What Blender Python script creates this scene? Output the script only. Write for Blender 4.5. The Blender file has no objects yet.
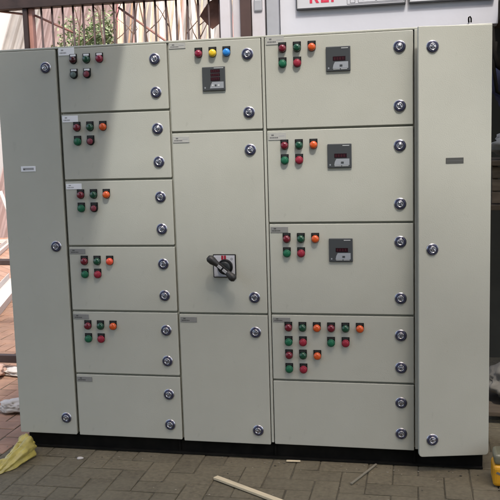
import bpy, bmesh, math, random
from mathutils import Vector, Matrix, noise
random.seed(7)
R = math.radians
S = bpy.context.scene
C = S.collection

# ------------------------------------------------------------------ camera, sky, sun, exposure
cam = bpy.data.cameras.new('camera')
cam.sensor_width = 36.0
cam.lens = 826.29 / 500.0 * 36.0
cam.clip_end = 300.0
cam.clip_start = 0.05
cam_o = bpy.data.objects.new('camera', cam)
C.objects.link(cam_o)
_r = Vector((0.97870405, 0.20326612, -0.0286578))
_u = Vector((0.00110639, 0.13438063, 0.99092917))
_f = Vector((-0.20527338, 0.9698581, -0.13129397))
M = Matrix((( _r.x, _u.x, -_f.x, 0.73646), (_r.y, _u.y, -_f.y, -3.21680), (_r.z, _u.z, -_f.z, 1.31351), (0, 0, 0, 1)))
cam_o.matrix_world = M
S.camera = cam_o

SUN_DIR = Vector((0.22, -0.58, 1.0)).normalized()      # towards the sun
w = bpy.data.worlds.new('World')
S.world = w
w.use_nodes = True
nt = w.node_tree
bg = nt.nodes['Background']
sky = nt.nodes.new('ShaderNodeTexSky')
sky.sky_type = 'NISHITA'
sky.sun_disc = False
sky.sun_elevation = math.asin(SUN_DIR.z)
sky.sun_rotation = math.atan2(SUN_DIR.x, SUN_DIR.y)
sky.air_density = 1.0
sky.dust_density = 4.5
sky.ozone_density = 0.15
nt.links.new(sky.outputs[0], bg.inputs[0])
bg.inputs[1].default_value = 0.15
sun = bpy.data.lights.new('sun', 'SUN')
sun.energy = 1.0
sun.angle = R(3.0)
sun.color = (1.0, 0.985, 0.965)
sun_o = bpy.data.objects.new('sun', sun)
C.objects.link(sun_o)
sun_o.rotation_euler = SUN_DIR.to_track_quat('Z', 'Y').to_euler()
sun_o.location = (1, -4, 8)
S.view_settings.view_transform = 'Standard'
S.view_settings.look = 'None'
S.view_settings.gamma = 1.0
S.view_settings.exposure = 1.28


# ------------------------------------------------------------------ materials
def mat(name, col, rough=0.5, metal=0.0, var=0.0, vscale=6.0, bump=0.0, bscale=200.0, spec=0.5, coat=0.0,
        dirt=None, dscale=3.0, damt=0.5, trans=0.0, island=0.0, stretch=(1, 1, 1), rvar=0.0):
    m = bpy.data.materials.new(name)
    m.use_nodes = True
    t = m.node_tree
    b = t.nodes['Principled BSDF']
    b.inputs['Base Color'].default_value = (*col, 1)
    b.inputs['Roughness'].default_value = rough
    b.inputs['Metallic'].default_value = metal
    b.inputs['Specular IOR Level'].default_value = spec
    b.inputs['Coat Weight'].default_value = coat
    b.inputs['Transmission Weight'].default_value = trans
    tc = t.nodes.new('ShaderNodeTexCoord')
    mp = t.nodes.new('ShaderNodeMapping')
    mp.inputs['Scale'].default_value = stretch
    t.links.new(tc.outputs['Object'], mp.inputs[0])
    out = None
    def ramp(src, lo, hi):
        r = t.nodes.new('ShaderNodeMapRange')
        r.inputs[1].default_value = lo
        r.inputs[2].default_value = hi
        t.links.new(src, r.inputs[0])
        return r.outputs[0]
    def mixc(fac, a, c2):
        x = t.nodes.new('ShaderNodeMix')
        x.data_type = 'RGBA'
        t.links.new(fac, x.inputs[0])
        if isinstance(a, tuple): x.inputs[6].default_value = (*a, 1)
        else: t.links.new(a, x.inputs[6])
        if isinstance(c2, tuple): x.inputs[7].default_value = (*c2, 1)
        else: t.links.new(c2, x.inputs[7])
        return x.outputs[2]
    def nz(scale, detail=4.0, rg=0.55):
        n = t.nodes.new('ShaderNodeTexNoise')
        n.inputs['Scale'].default_value = scale
        n.inputs['Detail'].default_value = detail
        n.inputs['Roughness'].default_value = rg
        t.links.new(mp.outputs[0], n.inputs['Vector'])
        return n.outputs[0]
    if var > 0:
        f = ramp(nz(vscale), 0.3, 0.7)
        out = mixc(f, tuple(c * (1 - var) for c in col), tuple(min(1, c * (1 + var)) for c in col))
    if island > 0:
        g = t.nodes.new('ShaderNodeNewGeometry')
        hv = t.nodes.new('ShaderNodeHueSaturation')
        if out is None: hv.inputs['Color'].default_value = (*col, 1)
        else: t.links.new(out, hv.inputs['Color'])
        rr = t.nodes.new('ShaderNodeMapRange')
        rr.inputs[3].default_value = 1 - island
        rr.inputs[4].default_value = 1 + island
        t.links.new(g.outputs['Random Per Island'], rr.inputs[0])
        t.links.new(rr.outputs[0], hv.inputs['Value'])
        out = hv.outputs[0]
    if dirt is not None:
        f = ramp(nz(dscale, 6.0, 0.65), 0.55 - 0.25 * damt, 0.8)
        mu = t.nodes.new('ShaderNodeMath'); mu.operation = 'MULTIPLY'
        t.links.new(f, mu.inputs[0]); mu.inputs[1].default_value = damt
        out = mixc(mu.outputs[0], out if out is not None else col, dirt)
    if out is not None:
        t.links.new(out, b.inputs['Base Color'])
    if rvar > 0:
        r = t.nodes.new('ShaderNodeMapRange')
        r.inputs[1].default_value = 0.3; r.inputs[2].default_value = 0.7
        r.inputs[3].default_value = max(0.02, rough - rvar); r.inputs[4].default_value = min(1, rough + rvar)
        t.links.new(nz(vscale * 2.3), r.inputs[0])
        t.links.new(r.outputs[0], b.inputs['Roughness'])
    if bump > 0:
        bp = t.nodes.new('ShaderNodeBump')
        bp.inputs['Strength'].default_value = bump
        bp.inputs['Distance'].default_value = 0.002
        t.links.new(nz(bscale, 3.0), bp.inputs['Height'])
        t.links.new(bp.outputs[0], b.inputs['Normal'])
    return m

PAINT = mat('powder_coat', (0.464, 0.466, 0.398), 0.36, var=0.035, vscale=3.0, bump=0.23, bscale=250.0, rvar=0.06,
            dirt=(0.40, 0.396, 0.322), dscale=2.2, damt=0.4)
def add_dents(m):
    t = m.node_tree
    b = t.nodes['Principled BSDF']
    tc = t.nodes.new('ShaderNodeTexCoord')
    n = t.nodes.new('ShaderNodeTexNoise'); n.inputs['Scale'].default_value = 4.5; n.inputs['Detail'].default_value = 1.5
    t.links.new(tc.outputs['Object'], n.inputs['Vector'])
    bp = t.nodes.new('ShaderNodeBump'); bp.inputs['Strength'].default_value = 0.35; bp.inputs['Distance'].default_value = 0.006
    t.links.new(n.outputs[0], bp.inputs['Height'])
    old = b.inputs['Normal'].links[0].from_node
    t.links.new(bp.outputs[0], old.inputs['Normal'])
    # small scuffs and finger marks
    n2 = t.nodes.new('ShaderNodeTexNoise'); n2.inputs['Scale'].default_value = 17; n2.inputs['Detail'].default_value = 5; n2.inputs['Roughness'].default_value = 0.75
    mp = t.nodes.new('ShaderNodeMapping'); mp.inputs['Scale'].default_value = (1.5, 1, 0.6)
    t.links.new(tc.outputs['Object'], mp.inputs[0]); t.links.new(mp.outputs[0], n2.inputs['Vector'])
    r = t.nodes.new('ShaderNodeMapRange'); r.inputs[1].default_value = 0.62; r.inputs[2].default_value = 0.78; r.inputs[4].default_value = 0.42
    t.links.new(n2.outputs[0], r.inputs[0])
    x = t.nodes.new('ShaderNodeMix'); x.data_type = 'RGBA'
    t.links.new(r.outputs[0], x.inputs[0])
    t.links.new(b.inputs['Base Color'].links[0].from_socket, x.inputs[6])
    x.inputs[7].default_value = (0.30, 0.29, 0.235, 1)
    t.links.new(x.outputs[2], b.inputs['Base Color'])
add_dents(PAINT)
FRAME = mat('frame_paint', (0.40, 0.40, 0.33), 0.5, var=0.03)
BLACK = mat('black_paint', (0.006, 0.006, 0.005), 0.9, var=0.3, vscale=20, spec=0.12, dirt=(0.022, 0.019, 0.015), dscale=9, damt=0.5)
BPLAS = mat('black_plastic', (0.008, 0.008, 0.008), 0.4, spec=0.25)
CAPT = mat('caption_strip', (0.022, 0.023, 0.022), 0.5)
GASKET = mat('rubber_gasket', (0.02, 0.02, 0.018), 0.8)
CHROME = mat('chrome', (0.58, 0.58, 0.61), 0.28, 1.0)
LOCKB = mat('lock_bezel', (0.042, 0.044, 0.085), 0.24, 0.3, coat=0.6)  # blue of the reflected sky is put into the base colour
RED = mat('red_lens', (0.14, 0.008, 0.018), 0.25, coat=0.4)
DGREEN = mat('dark_green_lens', (0.008, 0.060, 0.030), 0.25, coat=0.4)
ORANGE = mat('orange_lens', (0.58, 0.085, 0.012), 0.3, coat=0.4)
CORAL = mat('coral_lens', (0.74, 0.078, 0.03), 0.3, coat=0.4)
CRIMSON = mat('crimson_lens', (0.22, 0.012, 0.035), 0.25, coat=0.4)
GREEN = mat('green_button', (0.012, 0.125, 0.06), 0.35)
RBTN = mat('red_button', (0.29, 0.02, 0.04), 0.35)
YELLOW = mat('yellow_lens', (0.75, 0.50, 0.02), 0.3, coat=0.4)
BLUE = mat('blue_lens', (0.02, 0.22, 0.62), 0.3, coat=0.4)
MAROON = mat('maroon_lens', (0.05, 0.006, 0.009), 0.2, coat=0.4)  # red lens in the tone it has under glare, top door
GLAREGRN = mat('glare_green_button', (0.10, 0.14, 0.125), 0.35)  # green button with the glare on it mixed into the colour
GLARERED = mat('glare_red_button', (0.20, 0.04, 0.055), 0.35)  # red button with the glare on it mixed into the colour
METER = mat('meter_bezel', (0.055, 0.06, 0.062), 0.38)
METERW = mat('meter_window', (0.022, 0.006, 0.009), 0.12)
METERR = mat('meter_digit', (0.045, 0.009, 0.013), 0.3)
METERK = mat('meter_keypad', (0.30, 0.32, 0.34), 0.4)
METERL = mat('meter_mark', (0.55, 0.57, 0.56), 0.5)
WLAB_GLARE = mat('white_label_glare', (0.88, 0.89, 0.90), 0.35)  # white labels, made whiter to carry the glare on the upper-left plates
GLAB = mat('grey_label', (0.24, 0.24, 0.225), 0.4, var=0.08, vscale=30)
PLAB = mat('pale_label', (0.44, 0.44, 0.40), 0.35)
DLAB = mat('dark_label', (0.075, 0.077, 0.07), 0.4)
INK = mat('label_ink', (0.13, 0.13, 0.13), 0.6)
INKL = mat('pale_ink', (0.36, 0.36, 0.36), 0.6)
HANDLE = mat('handle_grey', (0.020, 0.019, 0.017), 0.5)
SWFACE = mat('switch_face', (0.52, 0.52, 0.54), 0.4)
SWTAG = mat('switch_tag', (0.34, 0.34, 0.34), 0.45)
SWRED = mat('switch_red', (0.35, 0.02, 0.04), 0.4)
BOSS = mat('switch_boss', (0.016, 0.019, 0.02), 0.4)


# ------------------------------------------------------------------ mesh helpers
class MB:
    def __init__(self):
        self.bm = bmesh.new()
        self.mats = []
    def mi(self, m):
        if m not in self.mats: self.mats.append(m)
        return self.mats.index(m)
    def merge(self, b, m, smooth=False, xf=None):
        i = self.mi(m)
        for f in b.faces:
            f.material_index = i
            f.smooth = smooth
        if xf is not None: bmesh.ops.transform(b, matrix=xf, verts=b.verts)
        me = bpy.data.meshes.new('tmp')
        b.to_mesh(me); b.free()
        self.bm.from_mesh(me)
        bpy.data.meshes.remove(me)
    def box(self, x0, x1, y0, y1, z0, z1, m, bev=0.0, seg=2, xf=None):
        b = bmesh.new()
        bmesh.ops.create_cube(b, size=1.0)
        for v in b.verts:
            v.co = Vector(((x0 + x1) / 2 + v.co.x * (x1 - x0), (y0 + y1) / 2 + v.co.y * (y1 - y0), (z0 + z1) / 2 + v.co.z * (z1 - z0)))
        if bev > 0:
            bmesh.ops.bevel(b, geom=b.edges[:], offset=bev, segments=seg, affect='EDGES', profile=0.5)
        self.merge(b, m, False, xf)
    def lathe(self, prof, m, c=(0, 0, 0), n=28, smooth=True, xf=None):
        """profile of (radius, distance out of the panel) revolved about the -Y axis"""
        b = bmesh.new()
        rings = []
        for r, d in prof:
            if r < 1e-6: rings.append([b.verts.new((c[0], c[1] - d, c[2]))])
            else: rings.append([b.verts.new((c[0] + r * math.cos(2 * math.pi * k / n), c[1] - d, c[2] + r * math.sin(2 * math.pi * k / n))) for k in range(n)])
        for a, e in zip(rings, rings[1:]):
            for k in range(n):
                k2 = (k + 1) % n
                if len(a) == 1 and len(e) == 1: continue
                if len(a) == 1: b.faces.new((a[0], e[k], e[k2]))
                elif len(e) == 1: b.faces.new((a[k], e[0], a[k2]))
                else: b.faces.new((a[k], e[k], e[k2], a[k2]))
        bmesh.ops.recalc_face_normals(b, faces=b.faces)
        self.merge(b, m, smooth, xf)
    def prism(self, pts, y0, y1, m, bev=0.0, smooth=False, xf=None):
        """outline in x,z extruded from y0 (back) to y1 (front)"""
        b = bmesh.new()
        vs = [b.verts.new((x, y0, z)) for x, z in pts]
        f = b.faces.new(vs)
        r = bmesh.ops.extrude_face_region(b, geom=[f])
        for v in r['geom']:
            if isinstance(v, bmesh.types.BMVert): v.co.y = y1
        bmesh.ops.recalc_face_normals(b, faces=b.faces)
        if bev > 0:
            es = [e for e in b.edges if all(abs(v.co.y - y1) < 1e-7 for v in e.verts)]
            bmesh.ops.bevel(b, geom=es, offset=bev, segments=2, affect='EDGES', profile=0.5)
        self.merge(b, m, smooth, xf)
    def tube(self, pts, rad, m, n=10, smooth=True, caps=True, sq=None):
        b = bmesh.new()
        P = [Vector(p) for p in pts]
        rr = rad if isinstance(rad, (list, tuple)) else [rad] * len(P)
        t0 = (P[1] - P[0]).normalized()
        ref = Vector((0, 0, 1)) if abs(t0.z) < 0.9 else Vector((0, 1, 0))
        rings = []
        for i, p in enumerate(P):
            t = (P[min(i + 1, len(P) - 1)] - P[max(i - 1, 0)]).normalized()
            s = t.cross(ref).normalized(); u = s.cross(t).normalized()
            if sq: s = s * sq
            rings.append([b.verts.new(p + (s * math.cos(2 * math.pi * k / n) + u * math.sin(2 * math.pi * k / n)) * rr[i]) for k in range(n)])
        for a, e in zip(rings, rings[1:]):
            for k in range(n): b.faces.new((a[k], a[(k + 1) % n], e[(k + 1) % n], e[k]))
        if caps:
            b.faces.new(rings[0][::-1]); b.faces.new(rings[-1])
        bmesh.ops.recalc_face_normals(b, faces=b.faces)
        self.merge(b, m, smooth)
    def mesh(self, name):
        me = bpy.data.meshes.new(name)
        self.bm.to_mesh(me); self.bm.free()
        for m in self.mats: me.materials.append(m)
        return me
    def build(self, name, parent=None, loc=(0, 0, 0)):
        return link(name, self.mesh(name), parent, loc)

def link(name, data, parent=None, loc=(0, 0, 0)):
    o = bpy.data.objects.new(name, data)
    C.objects.link(o)
    o.location = loc
    if parent is not None: o.parent = parent
    return o

def tag(o, label=None, cat=None, group=None, kind=None):
    if label: o['label'] = label
    if cat: o['category'] = cat
    if group: o['group'] = group
    if kind: o['kind'] = kind
    return o

def empty(name, loc, label, cat, group=None):
    o = link(name, None, None, loc)
    return tag(o, label, cat, group)

def crumple(o, amp, scale, seed=0):
    for v in o.data.vertices:
        n = noise.noise_vector(v.co * scale + Vector((seed, seed * 2, 0))) + 0.5 * noise.noise_vector(v.co * scale * 2.3 + Vector((seed, 3, 1)))
        v.co += n * amp


# ------------------------------------------------------------------ ground
def floor_bricks(x0, x1, y0, y1, keep=lambda x, y: True):
    L, W, gap = 0.196, 0.098, 0.0030
    mb = bmesh.new()
    rnd = random.Random(3)
    def brick(cx, cy, sx, sy):
        b = bmesh.new()
        bmesh.ops.create_cube(b, size=1.0)
        j = rnd.uniform(-0.0016, 0.0012)
        tx, ty = rnd.uniform(-.006, .006), rnd.uniform(-.006, .006)
        sc = rnd.uniform(0.985, 1.0)
        for v in b.verts:
            v.co = Vector((v.co.x * (sx - gap) * sc, v.co.y * (sy - gap) * sc, v.co.z * 0.05))
        bmesh.ops.bevel(b, geom=b.edges[:], offset=0.004, segments=2, affect='EDGES', profile=0.5)
        for v in b.verts: v.co += Vector((rnd.uniform(-1, 1), rnd.uniform(-1, 1), 0)) * 0.0011
        a = rnd.uniform(-.016, .016)
        for v in b.verts:
            x, y, z = v.co
            v.co = Vector((cx + x * math.cos(a) - y * math.sin(a), cy + x * math.sin(a) + y * math.cos(a), -0.025 + z + j + x * tx + y * ty))
        me = bpy.data.meshes.new('t'); b.to_mesh(me); b.free(); mb.from_mesh(me); bpy.data.meshes.remove(me)
    for mm in range(-60, 61):
        for nn in range(-40, 41):
            ox, oy = (mm + 2 * nn) * W + 0.03, (mm - 2 * nn) * W + 0.02
            for dx, dy, sx, sy in ((W, W / 2, L, W), (-W / 2, W, W, L)):
                cx, cy = ox + dx, oy + dy
                if x0 < cx < x1 and y0 < cy < y1 and keep(cx, cy): brick(cx, cy, sx, sy)
    me = bpy.data.meshes.new('paving'); mb.to_mesh(me); mb.free()
    return me

PAVE = mat('grey_paver', (0.112, 0.093, 0.057), 0.9, var=0.32, vscale=55, bump=1.0, bscale=110, dirt=(0.16, 0.138, 0.088), dscale=6, damt=0.9, island=0.15)
REDP = mat('red_paver', (0.29, 0.165, 0.105), 0.85, var=0.2, vscale=12, bump=0.8, bscale=90, dirt=(0.30, 0.20, 0.14), dscale=4, damt=0.6, island=0.2)  # red pavers; the redness also carries warm bounced light
SAND = mat('joint_sand', (0.085, 0.074, 0.049), 0.95, var=0.3, vscale=40, bump=0.8, bscale=150)
inside = lambda x, y: x > -0.93 or y < -0.06  # grey also takes over where the red pavers fall into shade
me = floor_bricks(-1.6, 2.6, -1.6, 1.25, lambda x, y: inside(x, y))
me.materials.append(PAVE)
tag(link('floor', me), kind='structure')
me = floor_bricks(-3.6, -0.5, -1.2, 3.4, lambda x, y: not inside(x, y))
me.materials.append(REDP)
tag(link('yard_paving', me), kind='structure')
g = MB(); g.box(-60, 60, -60, 60, -0.3, -0.0035, SAND); tag(g.build('ground'), kind='structure')
# farther paving: brick texture on a sheet
m = mat('far_paver', (0.36, 0.20, 0.14), 0.85)
t = m.node_tree
br = t.nodes.new('ShaderNodeTexBrick')
br.inputs['Scale'].default_value = 1.0
br.inputs['Brick Width'].default_value = 0.2
br.inputs['Row Height'].default_value = 0.1
br.inputs['Mortar Size'].default_value = 0.005
br.inputs['Color1'].default_value = (0.36, 0.20, 0.13, 1)
br.inputs['Color2'].default_value = (0.42, 0.26, 0.185, 1)
br.inputs['Mortar'].default_value = (0.22, 0.13, 0.09, 1)
tc = t.nodes.new('ShaderNodeTexCoord')
mp = t.nodes.new('ShaderNodeMapping'); mp.inputs['Rotation'].default_value = (0, 0, R(45))
t.links.new(tc.outputs['Object'], mp.inputs[0]); t.links.new(mp.outputs[0], br.inputs['Vector'])
t.links.new(br.outputs[0], t.nodes['Principled BSDF'].inputs['Base Color'])
g = MB(); g.box(-14, 4, 3.42, 12, -0.02, -0.003, m); tag(g.build('far_paving'), kind='structure')


# ------------------------------------------------------------------ the switchboard
Z = 0.176          # door drawings measure z from the lock line; this is their height above the floor
root = empty('switchboard', (0, 0.2, 0), 'tall pebble-grey electrical switchboard of sixteen doors on a black plinth', 'switchboard')
RL = Vector((0, 0.2, 0))

b = MB()                                            # the carcass behind the doors
b.box(-0.997, 0.985, 0.026, 0.42, Z - 0.100, Z + 1.528, FRAME)
b.box(-0.997, 0.985, 0.004, 0.42, Z + 1.5305, Z + 1.5385, PAINT, 0.002)        # top rim over the doors
for x0, x1, y in ((-0.7335, -0.7265, 0.018), (-0.2580, -0.2530, 0.010), (0.1235, 0.1335, 0.001), (0.7045, 0.722, 0.001)):
    b.box(x0, x1, y, 0.03, Z - 0.099, Z + 1.530, PAINT, 0.0015)                 # mullions seen in the door gaps
for x0, x1, zs in ((-0.725, -0.2585, (1.269, .994, .719, .443, .169)), (-0.2525, 0.123, (1.178, .439)), (0.134, 0.702, (1.177, .809, .442, .168))):
    for z in zs: b.box(x0, x1, 0.018, 0.0255, Z + z - 0.012, Z + z + 0.012, FRAME)
b.build('carcass', root, -RL)
b = MB()
b.box(-0.975, 0.965, 0.03, 0.055, 0.004, 0.075, BLACK, 0.002)
b.box(-0.975, -0.935, 0.055, 0.40, 0.004, 0.075, BLACK, 0.002)
b.box(0.925, 0.965, 0.055, 0.40, 0.004, 0.075, BLACK, 0.002)
b.box(-0.975, 0.965, 0.012, 0.0295, 0.003, 0.010, BLACK, 0.001)                 # toe of the channel
for x in (-0.28, 0.134, 0.70): b.box(x - .004, x + .004, 0.024, 0.0295, 0.012, 0.07, BLACK)
b.build('plinth', root, -RL)

# ---- fittings (sub-parts of the doors), one mesh per kind
cache = {}
def lamp_mesh(kind, m, cap=None):
    cap = cap or CAPT
    k = (kind, m.name, cap.name)
    if k in cache: return cache[k]
    b = MB()
    pts = [(-0.0155, 0.021), (-0.0155, -0.004)] + [(0.0155 * math.cos(a), -0.004 + 0.0155 * math.sin(a)) for a in [R(180 + 15 * i) for i in range(1, 12)]] + [(0.0155, -0.004), (0.0155, 0.021)]
    b.prism(pts[::-1], 0.0, -0.0035, BPLAS, 0.0008)
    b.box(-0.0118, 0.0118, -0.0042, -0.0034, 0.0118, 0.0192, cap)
    if kind == 'lamp':
        b.lathe([(0.0150, 0.003), (0.0150, 0.0075), (0.0142, 0.0082)], BPLAS if m in (MAROON,) else m, (0, 0, -0.003), 26)
        b.lathe([(0.0142, 0.0082), (0.0138, 0.0125), (0.0122, 0.0155), (0.0085, 0.0176), (0.004, 0.0185), (0, 0.0187)], m, (0, 0, -0.003), 26)
    else:
        b.lathe([(0.0153, 0.003), (0.0153, 0.010), (0.0143, 0.0112), (0.0125, 0.0112), (0.0122, 0.0095)], m if m not in (GLAREGRN, GLARERED) else BPLAS, (0, 0, -0.003), 26)
        b.lathe([(0.0122, 0.0095), (0.0120, 0.0135), (0.0108, 0.0146), (0, 0.0150)], m, (0, 0, -0.003), 26)
    cache[k] = b.mesh('pilot_lamp' if kind == 'lamp' else 'push_button')
    return cache[k]
def lock_mesh():
    if 'lock' in cache: return cache['lock']
    b = MB()
    b.lathe([(0.0236, 0.0), (0.0236, 0.0008), (0.0228, 0.0020), (0.0216, 0.0027)], CHROME, n=32)
    b.lathe([(0.0216, 0.0024), (0.0208, 0.0042), (0.0185, 0.0062), (0.0165, 0.0066), (0.0158, 0.0060)], LOCKB, n=32)
    b.lathe([(0.0158, 0.0060), (0.0148, 0.0072), (0.0138, 0.0074), (0.0130, 0.0045), (0.0, 0.0040)], LOCKB, n=32)
    b.lathe([(0.0132, 0.0040), (0.0130, 0.0074), (0.0116, 0.0086), (0.0104, 0.0086), (0.0096, 0.0060), (0, 0.0052)], CHROME, n=24)
    b.box(-0.0056, 0.0056, -0.0092, -0.005, -0.0056, 0.0056, CHROME, 0.0012)
    b.box(-0.0012, 0.0012, -0.0098, -0.0090, -0.0050, 0.0050, LOCKB, 0.0003)
    cache['lock'] = b.mesh('lock')
    return cache['lock']
def meter_mesh(kind):
    if kind in cache: return cache[kind]
    b = MB()
    h = 0.0465
    b.box(-h, h, -0.007, 0, -h, h, METER, 0.0025)
    y = -0.0071
    if kind == 'single':
        b.box(-0.020, 0.028, y - 0.0008, y + .001, -0.007, 0.009, METERW)
        for i in range(4): b.box(-0.016 + i * .0105, -0.0105 + i * .0105, y - 0.0011, y, -0.004, 0.006, METERR)
        b.prism([(-0.012, -0.011), (0.038, -0.011), (0.038, -0.036), (-0.021, -0.036), (-0.018, -0.022)], y + .001, y - 0.0006, METERK)
        b.box(0.006, 0.016, y - 0.0016, y, -0.029, -0.022, METER)
        b.box(-0.019, 0.006, y - 0.0010, y, -0.0395, -0.0375, METERL)
        b.box(0.010, 0.034, y - 0.0010, y, -0.0395, -0.0375, METERL)
        b.box(0.012, 0.038, y - 0.0006, y, 0.038, 0.0405, METERL)
        b.box(-0.039, -0.034, y - 0.0006, y, -0.037, -0.031, METERK)
    else:
        b.box(-0.012, 0.026, y - 0.0008, y + .001, -0.008, 0.036, METERW)
        for k in range(3):
            for i in range(4): b.box(-0.009 + i * .0085, -0.004 + i * .0085, y - 0.0011, y, 0.0255 - k * .0145, 0.0335 - k * .0145, METERR)
        for k in range(2): b.box(-0.012, 0.026, y - 0.0012, y, 0.0205 - k * .0145, 0.0225 - k * .0145, METER)
        b.prism([(-0.006, -0.012), (0.040, -0.012), (0.040, -0.037), (-0.016, -0.037), (-0.012, -0.024)], y + .001, y - 0.0006, METERK)
        for x in (-0.004, 0.008, 0.020): b.box(x - .003, x + .003, y - 0.0014, y, -0.029, -0.022, METER if x > 0 and x < .015 else METERL)
        b.box(0.002, 0.040, y - 0.0006, y, 0.040, 0.0425, METERL)
        b.box(-0.038, -0.033, y - 0.0006, y, -0.037, -0.031, METERK)
    cache[kind] = b.mesh('panel_meter')
    return cache[kind]
def plate_mesh(kind, wd, ht):
    k = (kind, wd, ht)
    if k in cache: return cache[k]
    b = MB()
    m = {'white': WLAB_GLARE, 'grey': GLAB, 'pale': PLAB, 'dark': DLAB, 'framed': WLAB_GLARE}[kind]
    b.box(-wd / 2, wd / 2, -0.0016, 0, -ht / 2, ht / 2, m, 0.0004, 1)
    y = -0.0019
    ink = {'white': INKL, 'grey': DLAB, 'pale': INK, 'dark': GLAB, 'framed': INKL}[kind]
    rnd = random.Random(len(kind) + 3)
    if kind in ('white', 'pale', 'grey'):
        n = 0
        x = -wd / 2 + 0.006
        while x < (0.0 if kind == 'white' else 0.002):
            l = rnd.uniform(0.003, 0.006)
            b.box(x, x + l, y, -0.0012, -ht * 0.26, -ht * 0.06, ink); x += l + 0.0016
        b.box(-wd / 2 + 0.012, -wd / 2 + 0.022, y, -0.0012, ht * 0.10, ht * 0.30, ink)
        if kind == 'pale':
            for z0 in (-ht / 2 + 0.0004, ht / 2 - 0.0012): b.box(-wd / 2 + .001, wd / 2 - .001, y, -0.0012, z0, z0 + .0008, INKL)
            b.box(wd / 2 - 0.0018, wd / 2 - .001, y, -0.0012, -ht / 2, ht / 2, INKL)
            b.box(0.006, wd / 2 - .006, y, -0.0012, ht * .02, ht * .14, INKL)
    elif kind == 'framed':
        b.box(-wd / 2 + 0.010, wd / 2 - 0.008, y, -0.0012, -ht * 0.22, ht * 0.22, INKL)
        b.box(-wd / 2 + 0.010, -wd / 2 + 0.019, y - .0003, -0.0012, -ht * 0.22, ht * 0.02, INK)
    else:
        b.box(-wd / 2 + 0.003, wd / 2 - 0.003, y, -0.0012, -ht * 0.05, ht * 0.02, INK)
    cache[k] = b.mesh('nameplate')
    return cache[k]

def door(x0, x1, z0, z1, hinge='left', ang=0.0, round_bottom=0.004, label=None):
    """one door; drawings in x and z of the closed front, hinged at its left or right edge"""
    ox = x0 if hinge == 'left' else x1
    b = MB()
    a0, a1, h = x0 - ox, x1 - ox, z1 - z0
    rr = round_bottom
    pts = [(a0 + 0.002, h), (a0, h - 0.002), (a0, rr)]
    pts += [(a0 + rr - rr * math.cos(R(t)), rr - rr * math.sin(R(t))) for t in (22, 45, 68)] + [(a0 + rr, 0)]
    pts += [(a1 - rr, 0)] + [(a1 - rr + rr * math.sin(R(t)), rr - rr * math.cos(R(t))) for t in (22, 45, 68)] + [(a1, rr), (a1, h - 0.002), (a1 - 0.002, h)]
    b.prism(pts, 0.016, 0.0, PAINT, 0.0022)
    b.box(a0 + 0.012, a1 - 0.012, 0.0162, 0.0175, 0.012, h - 0.012, GASKET)
    o = b.build('door', root, Vector((ox, 0, z0 + Z)) - RL)
    o.rotation_euler.z = ang
    if label: o['label'] = label
    o['_ox'] = ox; o['_z0'] = z0
    return o
def put(d, name, me, x, z, label=None):
    o = link(name, me, d, (x - d['_ox'], -0.0002, z - d['_z0']))
    if label: o['label'] = label
    return o
COLN = {'red': RED, 'green': DGREEN, 'orange': ORANGE, 'coral': CORAL, 'crimson': CRIMSON, 'yellow': YELLOW, 'blue': BLUE, 'maroon': MAROON}
BTN = {'green': GREEN, 'red': RBTN, 'glaregreen': GLAREGRN, 'glarered': GLARERED}
def lamps(d, xs, z, names, off=0.0, cap=None):
    for x, n in zip(xs, names): put(d, 'pilot_lamp', lamp_mesh('lamp', COLN[n], cap), x + off, z, {'maroon': 'dark red', 'crimson': 'dark pink'}.get(n, n) + ' pilot lamp')
def buttons(d, xs, z, names, off=0.0, cap=None):
    for x, n in zip(xs, names): put(d, 'push_button', lamp_mesh('button', BTN[n], cap), x + off, z, {'glaregreen': 'glare-greyed green', 'glarered': 'glare-dulled red'}.get(n, n) + ' push button')
def locks(d, x, zs):
    for z in zs:
        o = put(d, 'lock', lock_mesh(), x, z)
        o.rotation_euler = (random.uniform(-.05, .05), random.uniform(0, 3.1), random.uniform(-.05, .05))

GAP = 0.004
# column one: one tall door
d = door(-0.9985, -0.735, -0.105, 1.5285, label='tall narrow door with a white label')
locks(d, -0.779, (1.457, 0.718, -0.031))
put(d, 'nameplate', plate_mesh('framed', 0.066, 0.022), -0.8835, 1.046)
# column two: six doors
s2 = [1.5325, 1.269, 0.994, 0.719, 0.443, 0.169, -0.109]
lk = [(1.470, 1.339), (1.195, 1.062), (.920, .789), (.644, .512), (.365, .234), (.090, -.042)]
lm = [(1.483, ('maroon', 'green', 'crimson')), (1.211, ('red', 'green', 'orange')), (.934, ('red', 'green', 'orange')), (.656, ('red', 'green', 'coral')), (.380, ('red', 'green', 'orange'))]
bt = [(1.424, ('glaregreen', 'glarered')), (1.154, ('green', 'glarered')), (.879, ('green', 'glarered')), (.601, ('green', 'red')), (.324, ('green', 'red'))]
pl = [(1.517, 'white', .030), (1.246, 'white', .026), (.969, 'white', .023), (.697, 'grey', .021), (.418, 'grey', .021), (.145, 'grey', .021)]
for i in range(6):
    d = door(-0.722, -0.260, s2[i + 1] + GAP, s2[i] - GAP)
    locks(d, -0.310, lk[i])
    if i < 5:
        lamps(d, (-.658, -.601, -.545), lm[i][0] + .002, lm[i][1], 0.003, WLAB_GLARE if i == 0 else None)  # pale captions on the top door stand in for reflected glare
        buttons(d, (-.658, -.601), bt[i][0] + .002, bt[i][1], 0.003, WLAB_GLARE if i == 0 else None)
    put(d, 'nameplate', plate_mesh(pl[i][1], 0.069, pl[i][2]), -0.684, pl[i][0])
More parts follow.
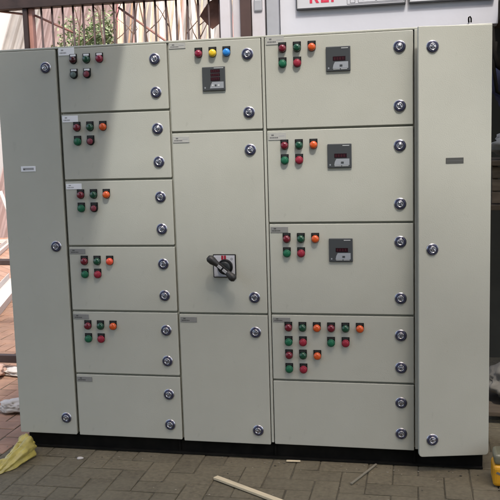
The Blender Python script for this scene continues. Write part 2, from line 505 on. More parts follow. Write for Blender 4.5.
# column three
d = door(-0.251, 0.120, 1.178 + GAP, 1.5285)
locks(d, 0.068, (1.471, 1.247))
lamps(d, (-.131, -.074, -.018), 1.484, ('crimson', 'yellow', 'blue'), 0.003)
put(d, 'panel_meter', meter_mesh('triple'), -0.069, 1.382, 'panel meter with a three-line display')
put(d, 'nameplate', plate_mesh('pale', 0.067, 0.021), -0.2145, 1.516)
d = door(-0.251, 0.120, 0.439 + GAP, 1.178 - GAP, label='door with a rotary switch handle')
locks(d, 0.069, (1.101, 0.508))
put(d, 'nameplate', plate_mesh('pale', 0.068, 0.024), -0.213, 1.149)
b = MB()                                            # rotary switch
h = 0.0475
b.box(-h, h, -0.009, 0, -h, h, BPLAS, 0.003)
b.box(-h + .004, h - .004, -0.0096, -0.008, -h + .004, h - .004, SWFACE, 0.0005, 1)
b.box(-0.012, -0.003, -0.0100, -0.009, 0.026, 0.043, SWRED)
b.box(-0.001, 0.008, -0.0100, -0.009, 0.026, 0.043, SWRED)
b.lathe([(0.0045, .0094), (0.0045, .0102), (0.0030, .0102), (0.0030, .0096)], INK, (0.031, 0, 0.029), 14)
b.box(0.034, 0.0352, -0.0100, -0.009, -0.010, 0.015, INKL)
b.box(-0.038, -0.014, -0.0100, -0.009, -0.040, -0.039, INKL)
b.lathe([(0.0315, .0094), (0.0315, .016), (0.030, .018), (0.0235, .018)], BPLAS, (0.004, 0, -0.003), 36)
b.lathe([(0.0235, .018), (0.0225, .030), (0.0205, .032), (0.0, .032)], BOSS, (0.004, 0, -0.003), 36)
ang = math.atan2(-0.087, 0.104)
tx = Matrix.Translation((0.002, 0, -0.004)) @ Matrix.Rotation(-ang, 4, 'Y')
def rodpts(): return [(-0.074, -0.058, 0), (-0.066, -0.058, 0), (-0.050, -0.057, 0), (-0.034, -0.054, 0), (-0.020, -0.050, 0), (0.020, -0.050, 0), (0.034, -0.054, 0), (0.050, -0.057, 0), (0.060, -0.058, 0), (0.068, -0.058, 0)]
bb = MB(); bb.tube(rodpts(), [0.009, 0.0155, 0.0165, 0.0125, 0.0105, 0.0105, 0.0125, 0.0165, 0.0155, 0.009], HANDLE, 16)
mm = bb.mesh('t'); tb = bmesh.new(); tb.from_mesh(mm); b.merge(tb, HANDLE, True, tx)
b.box(-0.022, -0.002, -0.0620, -0.0595, -0.0060, 0.0060, SWTAG, 0.001, 1, tx)
b.box(0.004, 0.024, -0.0620, -0.0595, -0.0060, 0.0060, SWTAG, 0.001, 1, tx)
b.box(-0.024, 0.026, -0.0605, -0.040, -0.010, 0.010, BPLAS, 0.002, 2, tx)
put(d, 'rotary_switch', b.mesh('rotary_switch'), -0.050, 0.638)
d = door(-0.251, 0.120, -0.109, 0.439 - GAP)
locks(d, 0.069, (0.364, -0.050))
put(d, 'nameplate', plate_mesh('grey', 0.070, 0.022), -0.211, 0.413)
# column four
s4 = [1.5325, 1.177, 0.809, 0.442, 0.168, -0.109]
lk = [(1.470, 1.251), (1.102, .880), (.733, .511), (.363, .233), (.090, -.037)]
pl = [(1.516, 'pale', .029), (1.150, 'pale', .027), (.783, 'grey', .023), (.4185, 'grey', .018)]
for i in range(5):
    d = door(0.137, 0.700, s4[i + 1] + GAP, s4[i] - GAP)
    locks(d, 0.650, lk[i])
    if i < 3:
        z = (1.4855, 1.1145, .747)[i]
        lamps(d, (.205, .262, .319), z + .002, ('red', 'green', 'orange'), 0.001)
        buttons(d, (.205, .262), z - .055, ('green', 'red'), 0.001)
        put(d, 'panel_meter', meter_mesh('single'), 0.4205, (1.436, 1.069, .7015)[i], 'panel meter with a one-line display')
    if i == 3:
        lamps(d, (.204, .261, .319, .376, .433, .490), .390, ('red', 'green', 'orange') * 2, 0.001)
        buttons(d, (.204, .262, .375, .433), .331, ('green', 'red') * 2, 0.001)
        lamps(d, (.204, .261, .319), .276, ('red', 'green', 'orange'), 0.001)
        buttons(d, (.204, .262), .219, ('green', 'red'), 0.001)
    if i < 4: put(d, 'nameplate', plate_mesh(pl[i][1], 0.070, pl[i][2]), 0.1775, pl[i][0])
# column five: one tall door standing slightly ajar
d = door(0.713, 0.985, -0.108, 1.5335, 'right', R(12.5), 0.014, 'tall narrow door standing slightly ajar')
locks(d, 0.765, (1.459, 0.7095, -0.039))
put(d, 'nameplate', plate_mesh('dark', 0.066, 0.021), 0.848, 1.042)
for o in C.objects:
    for k in ('_ox', '_z0'):
        if k in o: del o[k]


# ------------------------------------------------------------------ gate, posts, white wall
RUST = mat('red_oxide_steel', (0.030, 0.018, 0.016), 0.6, var=0.35, vscale=14, bump=0.3, bscale=120, dirt=(0.06, 0.033, 0.026), dscale=12, damt=0.5)  # base colour lowered to carry the shade on the top beam
BAR = mat('gate_bar_paint', (0.028, 0.013, 0.012), 0.55, var=0.3, vscale=25, dirt=(0.10, 0.045, 0.036), dscale=20, damt=0.5)
WHITEP = mat('white_paint', (0.58, 0.56, 0.58), 0.5, var=0.05, vscale=5, dirt=(0.42, 0.36, 0.34), dscale=6, damt=0.5)
GREYP = mat('grey_paint', (0.36, 0.37, 0.39), 0.5, var=0.08, vscale=8, dirt=(0.25, 0.25, 0.26), dscale=9, damt=0.4)
BROWN = mat('brown_paint', (0.062, 0.036, 0.032), 0.5, var=0.2, vscale=9, dirt=(0.12, 0.07, 0.055), damt=0.4)
PINKP = mat('faded_red_paint', (0.40, 0.20, 0.16), 0.6, var=0.15, vscale=10)
gate = empty('steel_gate', (-1.1, 1.2, 0), 'dark red steel bar gate standing behind the switchboard', 'gate')
GL = Vector((-1.1, 1.2, 0))
b = MB(); b.box(-2.6, -0.27, 1.17, 1.24, 2.080, 2.19, RUST, 0.003); b.build('top_rail', gate, -GL)
b = MB(); b.box(-2.6, -0.27, 1.18, 1.22, 0.040, 0.086, RUST, 0.003); b.build('bottom_rail', gate, -GL)
b = MB(); b.box(-1.455, -1.428, 1.180, 1.22, 0.0865, 2.0795, RUST, 0.002); b.build('stile', gate, -GL)
b = MB(); b.box(-1.4275, -1.404, 1.195, 1.235, 0.0865, 2.0795, PINKP, 0.002); b.build('stile', gate, -GL)
bm_ = MB(); bm_.tube([(0, 0, 0.0865), (0, 0, 0.7), (0, 0, 1.4), (0, 0, 2.0795)], 0.0060, BAR, 8)
bar_me = bm_.mesh('bar')
xb = [-1.349, -1.286, -1.223, -1.160, -1.101, -1.041, -0.984, -0.924, -0.865, -0.805, -0.747, -0.686, -0.625, -0.565, -0.505, -0.446, -0.387, -0.327]
for x in xb:
    link('bar', bar_me, gate, Vector((x + random.uniform(-.002, .002), 1.2, 0)) - GL)
for p in (((-1.62, 1.227, 2.082), (-1.40, 1.227, 2.045), (-1.165, 1.227, 1.935)), ((-0.905, 1.227, 2.060), (-0.60, 1.227, 1.836), (-0.45, 1.227, 1.72))):
    b = MB(); b.tube(p, 0.0062, PINKP, 8); b.build('brace', gate, -GL)

RUSTY = mat('rusty_plate', (0.20, 0.095, 0.07), 0.8, var=0.3, vscale=16, bump=0.6, bscale=60, dirt=(0.34, 0.20, 0.16), dscale=14, damt=0.6)
b = MB(); b.prism([(-0.452, 1.992), (-0.404, 2.060), (-0.378, 2.074), (-0.338, 2.076), (-0.333, 1.955), (-0.385, 1.918), (-0.415, 1.948)], 1.262, 1.256, RUSTY, 0.001)
tag(b.build('steel_plate'), 'rusty brown steel plate hung behind the gate bars', 'plate')

def post(name, x0, x1, y0, y1, z1, m, label, z0=0.0):
    b = MB(); b.box(x0, x1, y0, y1, z0, z1, m, 0.003)
    return tag(b.build(name), label, 'post')
post('white_post', -0.318, -0.264, 1.17, 1.23, 2.6, WHITEP, 'white steel post at the hinge end of the bar gate')
post('white_post', -0.252, -0.210, 1.19, 1.23, 2.6, WHITEP, 'narrow white post beside the dark brown post')
post('brown_post', -0.2065, -0.150, 1.16, 1.24, 2.6, BROWN, 'dark brown steel post between the white posts')
b = MB()
b.box(-0.146, -0.076, 1.17, 1.25, 0, 2.6, WHITEP, 0.003)
b.box(-0.132, -0.088, 1.163, 1.1695, 1.985, 2.045, GREYP, 0.006)
tag(b.build('white_pier'), 'broad white pier with a grey smudged fitting', 'pier')
post('grey_post', -0.066, -0.004, 1.165, 1.235, 2.6, GREYP, 'grey steel post at the left end of the white wall')

PLAST = mat('white_plaster', (0.56, 0.57, 0.61), 0.7, var=0.035, vscale=3, bump=0.25, bscale=40, dirt=(0.50, 0.50, 0.53), dscale=2.2, damt=0.4)
b = MB(); b.box(0.0, 1.104, 1.20, 1.30, 1.858, 2.75, PLAST, 0.003)
tag(b.build('white_wall'), 'white painted wall panel above and behind the switchboard', 'wall')
b = MB()
b.tube([(0.962, 1.196, 1.872), (0.960, 1.180, 1.884), (0.9605, 1.172, 1.893), (0.967, 1.172, 1.896), (0.972, 1.176, 1.888), (0.972, 1.178, 1.868)], 0.0038, BLACK, 8)
tag(b.build('hook'), 'small dark hook at the bottom edge of the white wall', 'hook')

BOARD = mat('board_white', (0.52, 0.53, 0.55), 0.35, var=0.02)
BFRAME = mat('board_frame', (0.035, 0.037, 0.04), 0.4)
BRED = mat('board_red', (0.55, 0.03, 0.07), 0.5)
BINK = mat('board_ink', (0.09, 0.09, 0.10), 0.6)
def board(x0, x1, z0, z1, label):
    o = empty('sign_board', ((x0 + x1) / 2, 1.2, z0), label, 'sign')
    L0 = Vector(((x0 + x1) / 2, 1.2, z0))
    b = MB(); b.box(x0 + .004, x1 - .004, 1.186, 1.1975, z0 + .004, z1 - .004, BOARD); b.build('sheet', o, -L0)
    b = MB()
    b.box(x0, x1, 1.178, 1.197, z0, z0 + .009, BFRAME, 0.001); b.box(x0, x1, 1.178, 1.197, z1 - .009, z1, BFRAME, 0.001)
    b.box(x0, x0 + .004, 1.178, 1.197, z0 + .0092, z1 - .0092, BFRAME); b.box(x1 - .004, x1, 1.178, 1.197, z0 + .0092, z1 - .0092, BFRAME)
    b.build('frame', o, -L0)
    return o, L0
o, L0 = board(0.090, 0.650, 1.979, 2.40, 'framed white board with red capital letters and line drawing')
# red letters REF: only their feet are in view
def letter(polys):
    for pts in polys: lb.prism([(x, z) for x, z in pts], 1.1858, 1.1850, BRED)
lb = MB()
zb, hh = 2.011, 0.075
X = 0.160
letter([[(X, zb), (X + .013, zb), (X + .013, zb + hh), (X, zb + hh)], [(X + .0135, zb + .062), (X + .034, zb + .062), (X + .034, zb + hh), (X + .0135, zb + hh)],
        [(X + .0135, zb + .030), (X + .034, zb + .030), (X + .034, zb + .042), (X + .0135, zb + .042)], [(X + .0345, zb + .032), (X + .046, zb + .036), (X + .046, zb + .068), (X + .0345, zb + .073)],
        [(X + .034, zb), (X + .049, zb), (X + .033, zb + .0295), (X + .019, zb + .0295)]])
X = 0.219
letter([[(X, zb), (X + .013, zb), (X + .013, zb + hh), (X, zb + hh)]] + [[(X + .0135, zb + q), (X + .041, zb + q), (X + .041, zb + q + .012), (X + .0135, zb + q + .012)] for q in (0, .031, .063)])
X = 0.272
letter([[(X, zb), (X + .013, zb), (X + .013, zb + hh), (X, zb + hh)]] + [[(X + .0135, zb + q), (X + .039, zb + q), (X + .039, zb + q + .012), (X + .0135, zb + q + .012)] for q in (.031, .063)])
lb.build('lettering', o, -L0)
b = MB()
def rect(x0, x1, z0, z1, tk=.0018):
    for a, c, e, g in ((x0, x1, z0, z0 + tk), (x0, x1, z1 - tk, z1), (x0, x0 + tk, z0 + tk, z1 - tk), (x1 - tk, x1, z0 + tk, z1 - tk)): b.box(a, c, 1.1850, 1.1862, e, g, BINK)
rect(0.353, 0.640, 1.994, 2.36); rect(0.369, 0.395, 2.0, 2.30); rect(0.410, 0.500, 2.0, 2.10); rect(0.503, 0.632, 2.0, 2.20)
b.lathe([(0.012, 0.0), (0.012, 0.001), (0.0095, 0.001), (0.0095, 0.0)], BINK, (0.437, 1.1860, 2.024), 20)
b.lathe([(0.010, 0.0), (0.010, 0.001), (0.008, 0.001), (0.008, 0.0)], BINK, (0.60, 1.1860, 2.016), 20)
b.build('drawing', o, -L0)
board(0.667, 1.085, 1.979, 2.40, 'framed white board to the right of the lettered one')


# ------------------------------------------------------------------ the yard behind, seen over and beside the switchboard
WALLW = mat('whitewash', (0.62, 0.60, 0.57), 0.8, var=0.06, vscale=1.2, bump=0.3, bscale=20)
GWALL = mat('grey_cement', (0.42, 0.42, 0.41), 0.85, var=0.1, vscale=2, bump=0.4, bscale=30)
b = MB(); b.box(-9.0, 0.4, 8.6, 8.8, -0.05, 1.95, GWALL); tag(b.build('cement_wall'), 'low grey cement wall across the far side of the yard', 'wall')
CORW = mat('white_roofing', (0.62, 0.59, 0.55), 0.5, var=0.12, vscale=2)
CORP = mat('pink_roofing', (0.58, 0.46, 0.43), 0.5, var=0.16, vscale=2, dirt=(0.44, 0.30, 0.28), dscale=1.5, damt=0.6)
def corrugated(loc, wd, ht, m, tilt, label, pitch=0.13, lean=R(-8)):
    b = bmesh.new()
    n = int(wd / pitch) * 8
    rows = []
    for s in range(n + 1):
        x = wd * s / n
        ph = (x / pitch) % 1.0
        y = -0.035 * max(0.0, min(1.0, 3.2 * (abs(ph - 0.5) * 2 - 0.35)))
        rows.append([b.verts.new((x, y, z)) for z in (0, ht)])
    for a, c in zip(rows, rows[1:]): b.faces.new((a[0], c[0], c[1], a[1]))
    r = bmesh.ops.solidify(b, geom=b.faces[:], thickness=0.004)
    me = bpy.data.meshes.new('roofing_sheet'); b.to_mesh(me); b.free(); me.materials.append(m)
    o = link('roofing_sheet', me, None, loc); o.rotation_euler = (lean, tilt, 0)
    return tag(o, label, 'roofing sheet')
corrugated((-6.55, 8.5, 0.0), 1.0, 5.2, CORW, R(17), 'white corrugated sheet leaning at the far left of the yard')
corrugated((-5.6, 7.9, 0.0), 1.3, 5.0, CORP, R(15), 'faded pink corrugated sheet leaning beside the leafy bush')
corrugated((-3.3, 8.2, 0.0), 1.6, 4.6, CORW, R(12), 'off-white corrugated sheet leaning behind the wooden poles')
b = MB(); b.box(-9.0, 0.4, 9.2, 9.4, -0.05, 4.8, WALLW); tag(b.build('whitewashed_building'), 'sunlit whitewashed building wall behind the yard', 'building')

# leafy bush
LEAF = mat('leaf', (0.27, 0.34, 0.17), 0.6, var=0.4, vscale=5, island=0.5)
BARK = mat('bark', (0.16, 0.11, 0.075), 0.85, var=0.3, vscale=20)
bush = empty('bush', (-2.22, 4.0, 0), 'pale green leafy bush behind the gate bars', 'bush')
b = MB(); rnd = random.Random(5)
tips = []
for i in range(16):
    a = rnd.uniform(0, 6.28); rr_ = rnd.uniform(.03, .22); hh = rnd.uniform(2.15, 2.46)
    P = [(0.03 * math.cos(a), .03 * math.sin(a), 0), (rr_ * .4 * math.cos(a), rr_ * .4 * math.sin(a), hh * .45), (rr_ * math.cos(a), rr_ * math.sin(a), hh)]
    b.tube(P, [.012, .009, .004], BARK, 6); tips.append((P[1], P[2]))
b.build('stem', bush)
lbm = bmesh.new()
for i in range(11000):
    p, q = rnd.choice(tips); k = rnd.random() ** .45
    c = Vector(p).lerp(Vector(q), k) + Vector((rnd.gauss(0, .065), rnd.gauss(0, .065), rnd.gauss(0, .06)))
    s = rnd.uniform(.012, .026)
    rot = Matrix.Rotation(rnd.uniform(0, 6.28), 3, 'Z') @ Matrix.Rotation(rnd.uniform(-1, 1), 3, 'X') @ Matrix.Rotation(rnd.uniform(-1, 1), 3, 'Y')
    vs = [lbm.verts.new(c + rot @ Vector(v) * s) for v in ((0, -1, 0), (.45, -.1, .12), (0, 1.1, 0), (-.45, -.1, .12))]
    lbm.faces.new(vs)
me = bpy.data.meshes.new('foliage'); lbm.to_mesh(me); lbm.free(); me.materials.append(LEAF)
link('foliage', me, bush)
b = MB(); b.tube([(-2.36, 5.0, 0), (-2.33, 5.0, 1.6), (-2.29, 5.0, 3.1)], 0.022, mat('red_pipe', (0.42, 0.12, 0.13), 0.5, var=0.1), 10)
tag(b.build('red_pipe'), 'faded red pipe standing behind the leafy bush', 'pipe')

# wooden poles leaning in the yard
WOODS = [mat('pale_wood', (0.55, 0.44, 0.32), 0.8, var=0.2, vscale=9, stretch=(6, 6, 1)), mat('tan_wood', (0.38, 0.25, 0.16), 0.8, var=0.25, vscale=9, stretch=(6, 6, 1)),
         mat('white_wood', (0.75, 0.68, 0.60), 0.7, var=0.1, vscale=9, stretch=(6, 6, 1)), mat('rose_wood', (0.55, 0.33, 0.29), 0.7, var=0.1, vscale=9, stretch=(6, 6, 1))]
pole_names = ['pale', 'tan', 'whitish', 'reddish']
rnd = random.Random(11)
for i in range(38):
    k = rnd.choice((0, 0, 1, 2, 2, 3))
    x = -1.85 + 1.15 * i / 37 + rnd.uniform(-.03, .03)
    dx = rnd.choice((.25, .18, .3, .12, -.12, .05)) + rnd.uniform(-.05, .05)
    b = MB()
    y0 = 3.3 + rnd.uniform(-.1, .3)
    hh = rnd.uniform(2.5, 3.1)
    b.tube([(x - dx * .9, y0 - .25, 0), (x - dx * .3, y0, 1.4), (x + dx * .35, y0 + .2, hh)], [.014, .012, .007] if i % 4 else [.026, .022, .016], WOODS[k], 7)
    tag(b.build('wooden_pole'), 'slanted wooden pole in the row leaning behind the gate bars', 'pole', 'wooden poles leaning in the yard')

TWIG = mat('dry_twig', (0.20, 0.13, 0.095), 0.85, var=0.3, vscale=20)
rnd = random.Random(21)
for i in range(9):
    x = -1.75 + 1.05 * i / 8 + rnd.uniform(-.05, .05)
    a = rnd.choice((-1, 1)) * rnd.uniform(.15, .55)
    P = []
    for k in range(7): P.append((x + a * (k / 6 - .75) + rnd.uniform(-.03, .03), 2.75 + rnd.uniform(-.03, .03), 2.75 * k / 6))
    b = MB(); b.tube(P, [.011, .010, .009, .008, .007, .005, .003], TWIG, 6)
    for q in range(5):
        k = rnd.choice((4, 5, 5)); p = Vector(P[k]).lerp(Vector(P[k + 1]), rnd.random())
        d2 = Vector((rnd.uniform(-.22, .22), rnd.uniform(-.1, .1), rnd.uniform(.08, .3)))
        b.tube([p, p + d2 * .5 + Vector((rnd.uniform(-.03, .03), 0, 0)), p + d2], [.0045, .0035, .002], TWIG, 5)
    tag(b.build('dry_branch'), 'thin dry brown branch among the poles behind the gate bars', 'branch', 'dry branches among the poles')

# on the yard floor at the left
CHAN = mat('white_channel', (0.58, 0.53, 0.49), 0.5, var=0.06, vscale=5)
def channel(p, q, wd, ht, label):
    p, q = Vector(p), Vector(q); dd = (q - p); L = dd.length; a = math.atan2(dd.y, dd.x)
    b = MB()
    b.box(0, L, -wd / 2, wd / 2, 0.0, 0.006, CHAN, 0.001); b.box(0, L, -wd / 2, -wd / 2 + .006, 0.0065, ht, CHAN, 0.001); b.box(0, L, wd / 2 - .006, wd / 2, 0.0065, ht, CHAN, 0.001)
    o = b.build('steel_channel', None, p + Vector((0, 0, 0.002))); o.rotation_euler.z = a
    return tag(o, label, 'steel channel')
channel((-2.52, 2.30, 0), (-3.25, 4.35, 0), 0.20, 0.06, 'white steel channel lying nearest the gate on red paving')
channel((-4.30, 5.70, 0), (-5.0, 7.60, 0), 0.10, 0.05, 'thin white channel lying far out on the red paving')
b = MB()
b.tube([(-4.62, 7.2, 0.72), (-4.40, 7.2, 0.05)], 0.045, CHAN, 4, False); b.tube([(-4.72, 7.2, 0.05), (-4.95, 7.2, .72)], 0.03, CHAN, 4, False); b.box(-5.1, -4.2, 7.17, 7.23, 0.003, 0.05, CHAN)
tag(b.build('trestle'), 'white slant-legged trestle before the cement wall', 'trestle')
b = MB(); b.box(-4.15, -3.80, 5.25, 5.40, 0.0, 0.05, RUST, 0.004); tag(b.build('iron_bar'), 'short dark iron bar lying on the red paving', 'iron bar')

def lump(name, c, r, m, label, cat, seed, sub=4, amp=.3):
    b = bmesh.new(); bmesh.ops.create_icosphere(b, subdivisions=sub, radius=1.0)
    for v in b.verts:
        n = noise.noise(v.co * 1.5 + Vector((seed, 0, 0))) + .5 * noise.noise(v.co * 3.7 + Vector((0, seed, 0))) - .9 * abs(noise.noise(v.co * 2.6 + Vector((seed, seed, 0)))) - .5 * abs(noise.noise(v.co * 6 + Vector((0, 0, seed))))
        v.co = Vector((v.co.x * r[0], v.co.y * r[1], v.co.z * r[2])) * (1 + amp * n)
    z0 = min(v.co.z for v in b.verts) * .8
    for v in b.verts: v.co.z = max(v.co.z, z0) - z0 + .001
    for f in b.faces: f.smooth = True
    me = bpy.data.meshes.new(name); b.to_mesh(me); b.free(); me.materials.append(m)
    return tag(link(name, me, None, c), label, cat)
RAGW = mat('white_rag', (0.52, 0.48, 0.43), 0.85, var=0.1, vscale=20, bump=0.5, bscale=60)
RAGP = mat('pink_stone', (0.55, 0.36, 0.28), 0.85, var=0.15, vscale=15, bump=0.5, bscale=60)
lump('crumpled_paper', (-1.275, 0.46, 0), (.085, .07, .034), RAGW, 'crumpled white paper on red paving beside the tall left door', 'paper', 3)
lump('broken_brick', (-1.72, 1.03, 0), (.10, .08, .05), RAGP, 'pinkish broken brick lying just inside the gate rail', 'brick', 9)
lump('white_rag', (-1.56, 1.06, 0), (.09, .05, .03), RAGW, 'white rag beside the broken brick near the gate rail', 'rag', 17)


# ------------------------------------------------------------------ things on the floor in front
CLOTH = mat('yellow_plastic', (0.46, 0.38, 0.095), 0.3, var=0.2, vscale=14, bump=0.25, bscale=45, dirt=(0.16, 0.11, 0.04), dscale=18, damt=0.55)
b = MB()
P = [(-1.03, -0.335, .010), (-0.995, -0.315, .012), (-0.965, -0.285, .015), (-0.940, -0.235, .020), (-0.925, -0.17, .026), (-0.930, -0.105, .032), (-0.945, -0.065, .038), (-0.958, -0.035, .040), (-0.962, -0.02, .02)]
PP, RR = [], []
rad = [.005, .012, .020, .027, .034, .040, .036, .024, .004]
for i in range(len(P) - 1):
    for k in range(12):
        q = k / 12; PP.append(Vector(P[i]).lerp(Vector(P[i + 1]), q)); RR.append(rad[i] * (1 - q) + rad[i + 1] * q)
NA = 96
bag = bmesh.new(); rings = []
for i, p in enumerate(PP):
    u = i / (len(PP) - 1)
    tdir = (PP[min(i + 1, len(PP) - 1)] - PP[max(i - 1, 0)]).normalized()
    sd = tdir.cross(Vector((0, 0, 1))).normalized(); up = sd.cross(tdir)
    ring = []
    for k in range(NA):
        th = 2 * math.pi * k / NA
        tw = 2.2 * math.sin(u * 3.0)
        fold = 0.26 * (1 - 2 * abs(((3 * (th + tw) / (2 * math.pi)) % 1.0) - 0.5) * 2) + 0.15 * (1 - 4 * abs(((7 * (th - 1.7 * tw) / (2 * math.pi)) % 1.0) - 0.5))
        fold += 0.30 * noise.noise(Vector((math.cos(th) * 1.6, math.sin(th) * 1.6, u * 7)))
        r_ = RR[i] * (1.12 + fold)
        c = p + sd * math.cos(th) * r_ * 1.05 + up * math.sin(th) * r_
        c.z = max(0.003 + 0.001 * math.sin(9 * th + 20 * u), c.z)
        ring.append(bag.verts.new(c))
    rings.append(ring)
for a1, a2 in zip(rings, rings[1:]):
    for k in range(NA): bag.faces.new((a1[k], a1[(k + 1) % NA], a2[(k + 1) % NA], a2[k]))
bag.faces.new(rings[0][::-1]); bag.faces.new(rings[-1])
bmesh.ops.recalc_face_normals(bag, faces=bag.faces)
for f in bag.faces: f.smooth = True
me = bpy.data.meshes.new('plastic_bag'); bag.to_mesh(me); bag.free(); me.materials.append(CLOTH)
o = link('plastic_bag', me)
tag(o, 'crumpled yellow plastic bag on the floor by the left plinth end', 'bag')

LATH = mat('pale_lath', (0.62, 0.52, 0.34), 0.7, var=0.12, vscale=10, stretch=(1, 8, 8), bump=0.2)
def stick(p, q, wd, ht, m, name, label, cat):
    p, q = Vector(p), Vector(q); dd = q - p; a = math.atan2(dd.y, dd.x)
    b = MB(); b.box(0, dd.length, -wd / 2, wd / 2, 0, ht, m, 0.0015)
    o = b.build(name, None, (p.x, p.y, 0.0035)); o.rotation_euler.z = a
    return tag(o, label, cat)
stick((-0.062, -0.222, 0), (0.30, -0.448, 0), 0.024, 0.010, LATH, 'wooden_lath', 'pale wooden lath lying on the grey pavers in front', 'lath')
GLATH = mat('grey_lath', (0.20, 0.18, 0.13), 0.8, var=0.15, vscale=10)
stick((0.466, -0.205, 0), (0.55, 0.0, 0), 0.008, 0.006, GLATH, 'twig', 'thin greyish stick sloping away on the pavers', 'stick')
stick((0.185, -0.012, 0), (0.243, -0.008, 0), 0.012, 0.005, LATH, 'wood_chip', 'small pale wood chip against the black plinth', 'wood chip')
lump('paper_scrap', (-0.683, -0.095, 0), (.017, .011, .005), RAGW, 'tiny white paper scrap on the pavers at left', 'paper scrap', 23, 2)

GRIT = mat('grit', (0.17, 0.15, 0.11), 0.9, island=0.7)
rnd = random.Random(5)
gb = bmesh.new()
for i in range(420):
    x, y = rnd.uniform(-1.2, 1.3), rnd.uniform(-0.75, 0.0)
    if rnd.random() < .35: y = rnd.uniform(-.10, .01)
    r = rnd.choice((.0012, .0016, .002, .003)) * rnd.uniform(.7, 1.4)
    t1 = bmesh.new(); bmesh.ops.create_icosphere(t1, subdivisions=1, radius=r)
    for v in t1.verts: v.co = Vector((v.co.x * rnd.uniform(.8, 1.8), v.co.y * rnd.uniform(.7, 1.3), v.co.z * .6)) + Vector((x, y, r * .4))
    me = bpy.data.meshes.new('t'); t1.to_mesh(me); t1.free(); gb.from_mesh(me); bpy.data.meshes.remove(me)
me = bpy.data.meshes.new('grit'); gb.to_mesh(me); gb.free(); me.materials.append(GRIT)
tag(link('grit', me), 'loose grit and crumbs scattered over the grey pavers', 'grit', kind='stuff')

YEL = mat('yellow_label', (0.62, 0.30, 0.01), 0.45, var=0.1, vscale=20, dirt=(0.30, 0.14, 0.01), dscale=14, damt=0.5)
LID = mat('cloudy_plastic', (0.17, 0.165, 0.11), 0.35, var=0.15, vscale=12)
jar = empty('plastic_can', (1.052, -0.10, 0), 'yellow labelled plastic can on the floor at the far right', 'can')
b = MB(); b.box(-.062, .062, -.055, .055, 0.004, .086, YEL, .014, 3); b.build('body', jar)
b = MB(); b.box(-.057, .057, -.050, .050, .0865, .128, LID, .012, 3); b.lathe([(.02, 0), (.02, .02), (0, .02)], LID, n=20, xf=Matrix.Translation((0, 0, .127)) @ Matrix.Rotation(R(90), 4, 'X') @ Matrix.Scale(-1, 4, (0, 1, 0))); b.build('neck', jar)
b = MB()
b.prism([(-.052, .058), (-.046, .064), (-.014, .048), (-.018, .040)], -.0553, -.0558, INK)
b.build('printed_mark', jar)


# ------------------------------------------------------------------ the dark store at the right
DWOOD = mat('dark_wood', (0.075, 0.055, 0.036), 0.8, var=0.3, vscale=10, stretch=(1, 6, 6), bump=0.4, bscale=60)
rack = empty('storage_rack', (1.45, 0.85, 0), 'dark wooden storage rack behind the right end', 'rack')
RK = Vector((1.45, 0.85, 0))
for z in (0.06, 1.00, 1.195):
    b = MB(); b.box(1.02, 1.95, 0.55, 1.10, z - .022, z, DWOOD, .003); b.build('shelf', rack, -RK)
for x, y in ((1.96, .57), (1.96, 1.07), (1.5, 1.12),):
    b = MB(); b.box(x - .02, x + .02, y - .018, y + .018, 0, 1.87, DWOOD, .002); b.build('upright', rack, -RK)
NAVY = mat('navy_cloth', (0.018, 0.022, 0.06), 0.7, var=0.3, vscale=14, bump=0.6, bscale=40)
SACK = mat('grey_sack', (0.27, 0.27, 0.25), 0.8, var=0.2, vscale=12, bump=0.6, bscale=50)
PLANK = mat('crate_wood', (0.15, 0.115, 0.08), 0.8, var=0.35, vscale=8, stretch=(1, 1, 5), bump=0.4)
lump('cloth_bundle', (1.25, 0.78, 1.34), (.22, .16, .19), NAVY, 'dark navy cloth bundle at the top of the rack', 'cloth bundle', 31, 4, .2)
lump('grey_sack', (1.22, 0.72, 1.197), (.20, .15, .075), SACK, 'pale grey sack lying under the navy bundle', 'sack', 37, 4, .2)
b = MB()
for k in range(3): b.box(1.035, 1.55, .60, .62, 1.005 + .056 * k, 1.005 + .056 * k + .05, PLANK, .003)
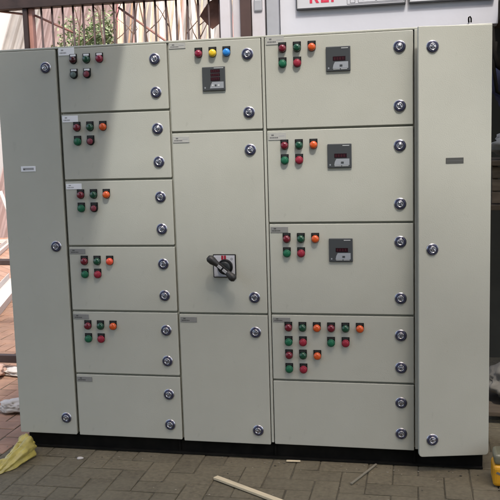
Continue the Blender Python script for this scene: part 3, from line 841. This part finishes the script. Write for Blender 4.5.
for x in (1.05, 1.52): b.box(x - .012, x + .012, .6205, .64, 1.003, 1.17, PLANK, .002)
tag(b.build('wooden_crate'), 'weathered wooden crate side on the rack below the sack', 'crate')
lump('canvas_bag', (1.23, 0.75, 0.061), (.215, .16, .115), mat('grey_canvas', (0.25, 0.225, 0.185), 0.85, var=0.2, vscale=12, bump=.6, bscale=50), 'grey canvas bag slumped on the lowest rack boards', 'bag', 41, 4, .2)
b = MB()
b.tube([(1.04, .53, 1.70), (1.03, .52, 1.60), (1.045, .51, 1.49), (1.10, .50, 1.46), (1.20, .50, 1.50)], .008, BLACK, 8)
b.tube([(1.02, .54, 1.76), (1.03, .53, 1.66), (1.05, .52, 1.60), (1.09, .52, 1.57)], .014, BLACK, 8)
tag(b.build('cable_loop'), 'black cable loop hanging beside the navy bundle', 'cable')
DARKW = mat('dark_wall', (0.05, 0.05, 0.04), 0.9, var=0.2, vscale=3)  # dark base colour, varied slightly by noise
b = MB(); b.box(-0.05, 3.6, 1.75, 1.9, -0.05, 3.2, DARKW); tag(b.build('store_wall'), 'dark wall at the back of the store', 'wall')
b = MB(); b.box(1.125, 3.6, -0.25, 1.74, 1.90, 2.0, DWOOD); tag(b.build('shade_loft'), 'unseen dark boarded loft, extended forward to shade the store', 'loft')  # out of view; carried forward to keep sun off the store

# ------------------------------------------------------------------ unseen light blockers added to shade the floor and the doors
SHADEM = mat('shade_sheet_grey', (0.42, 0.42, 0.41), 0.6, var=0.1)
b = MB(); b.box(-0.99, -0.325, -1.35, -0.20, 2.20, 2.212, SHADEM); tag(b.build('shade_sheet'), 'unseen added grey roof above the left doors', 'sunshade')
b = MB(); b.box(-5.0, 6.0, -9.0, -3.55, 7.00, 7.05, SHADEM); tag(b.build('high_shade'), 'unseen added grey roof over the workshop in front', 'sunshade')
b = MB(); b.box(-5.0, 6.0, -9.2, -9.0, -0.05, 7.4, mat('block_wall_plaster', (0.45, 0.43, 0.38), 0.85, var=0.08), ); tag(b.build('light_block_wall'), 'unseen plastered wall added to cut low light over the workshop', 'wall')
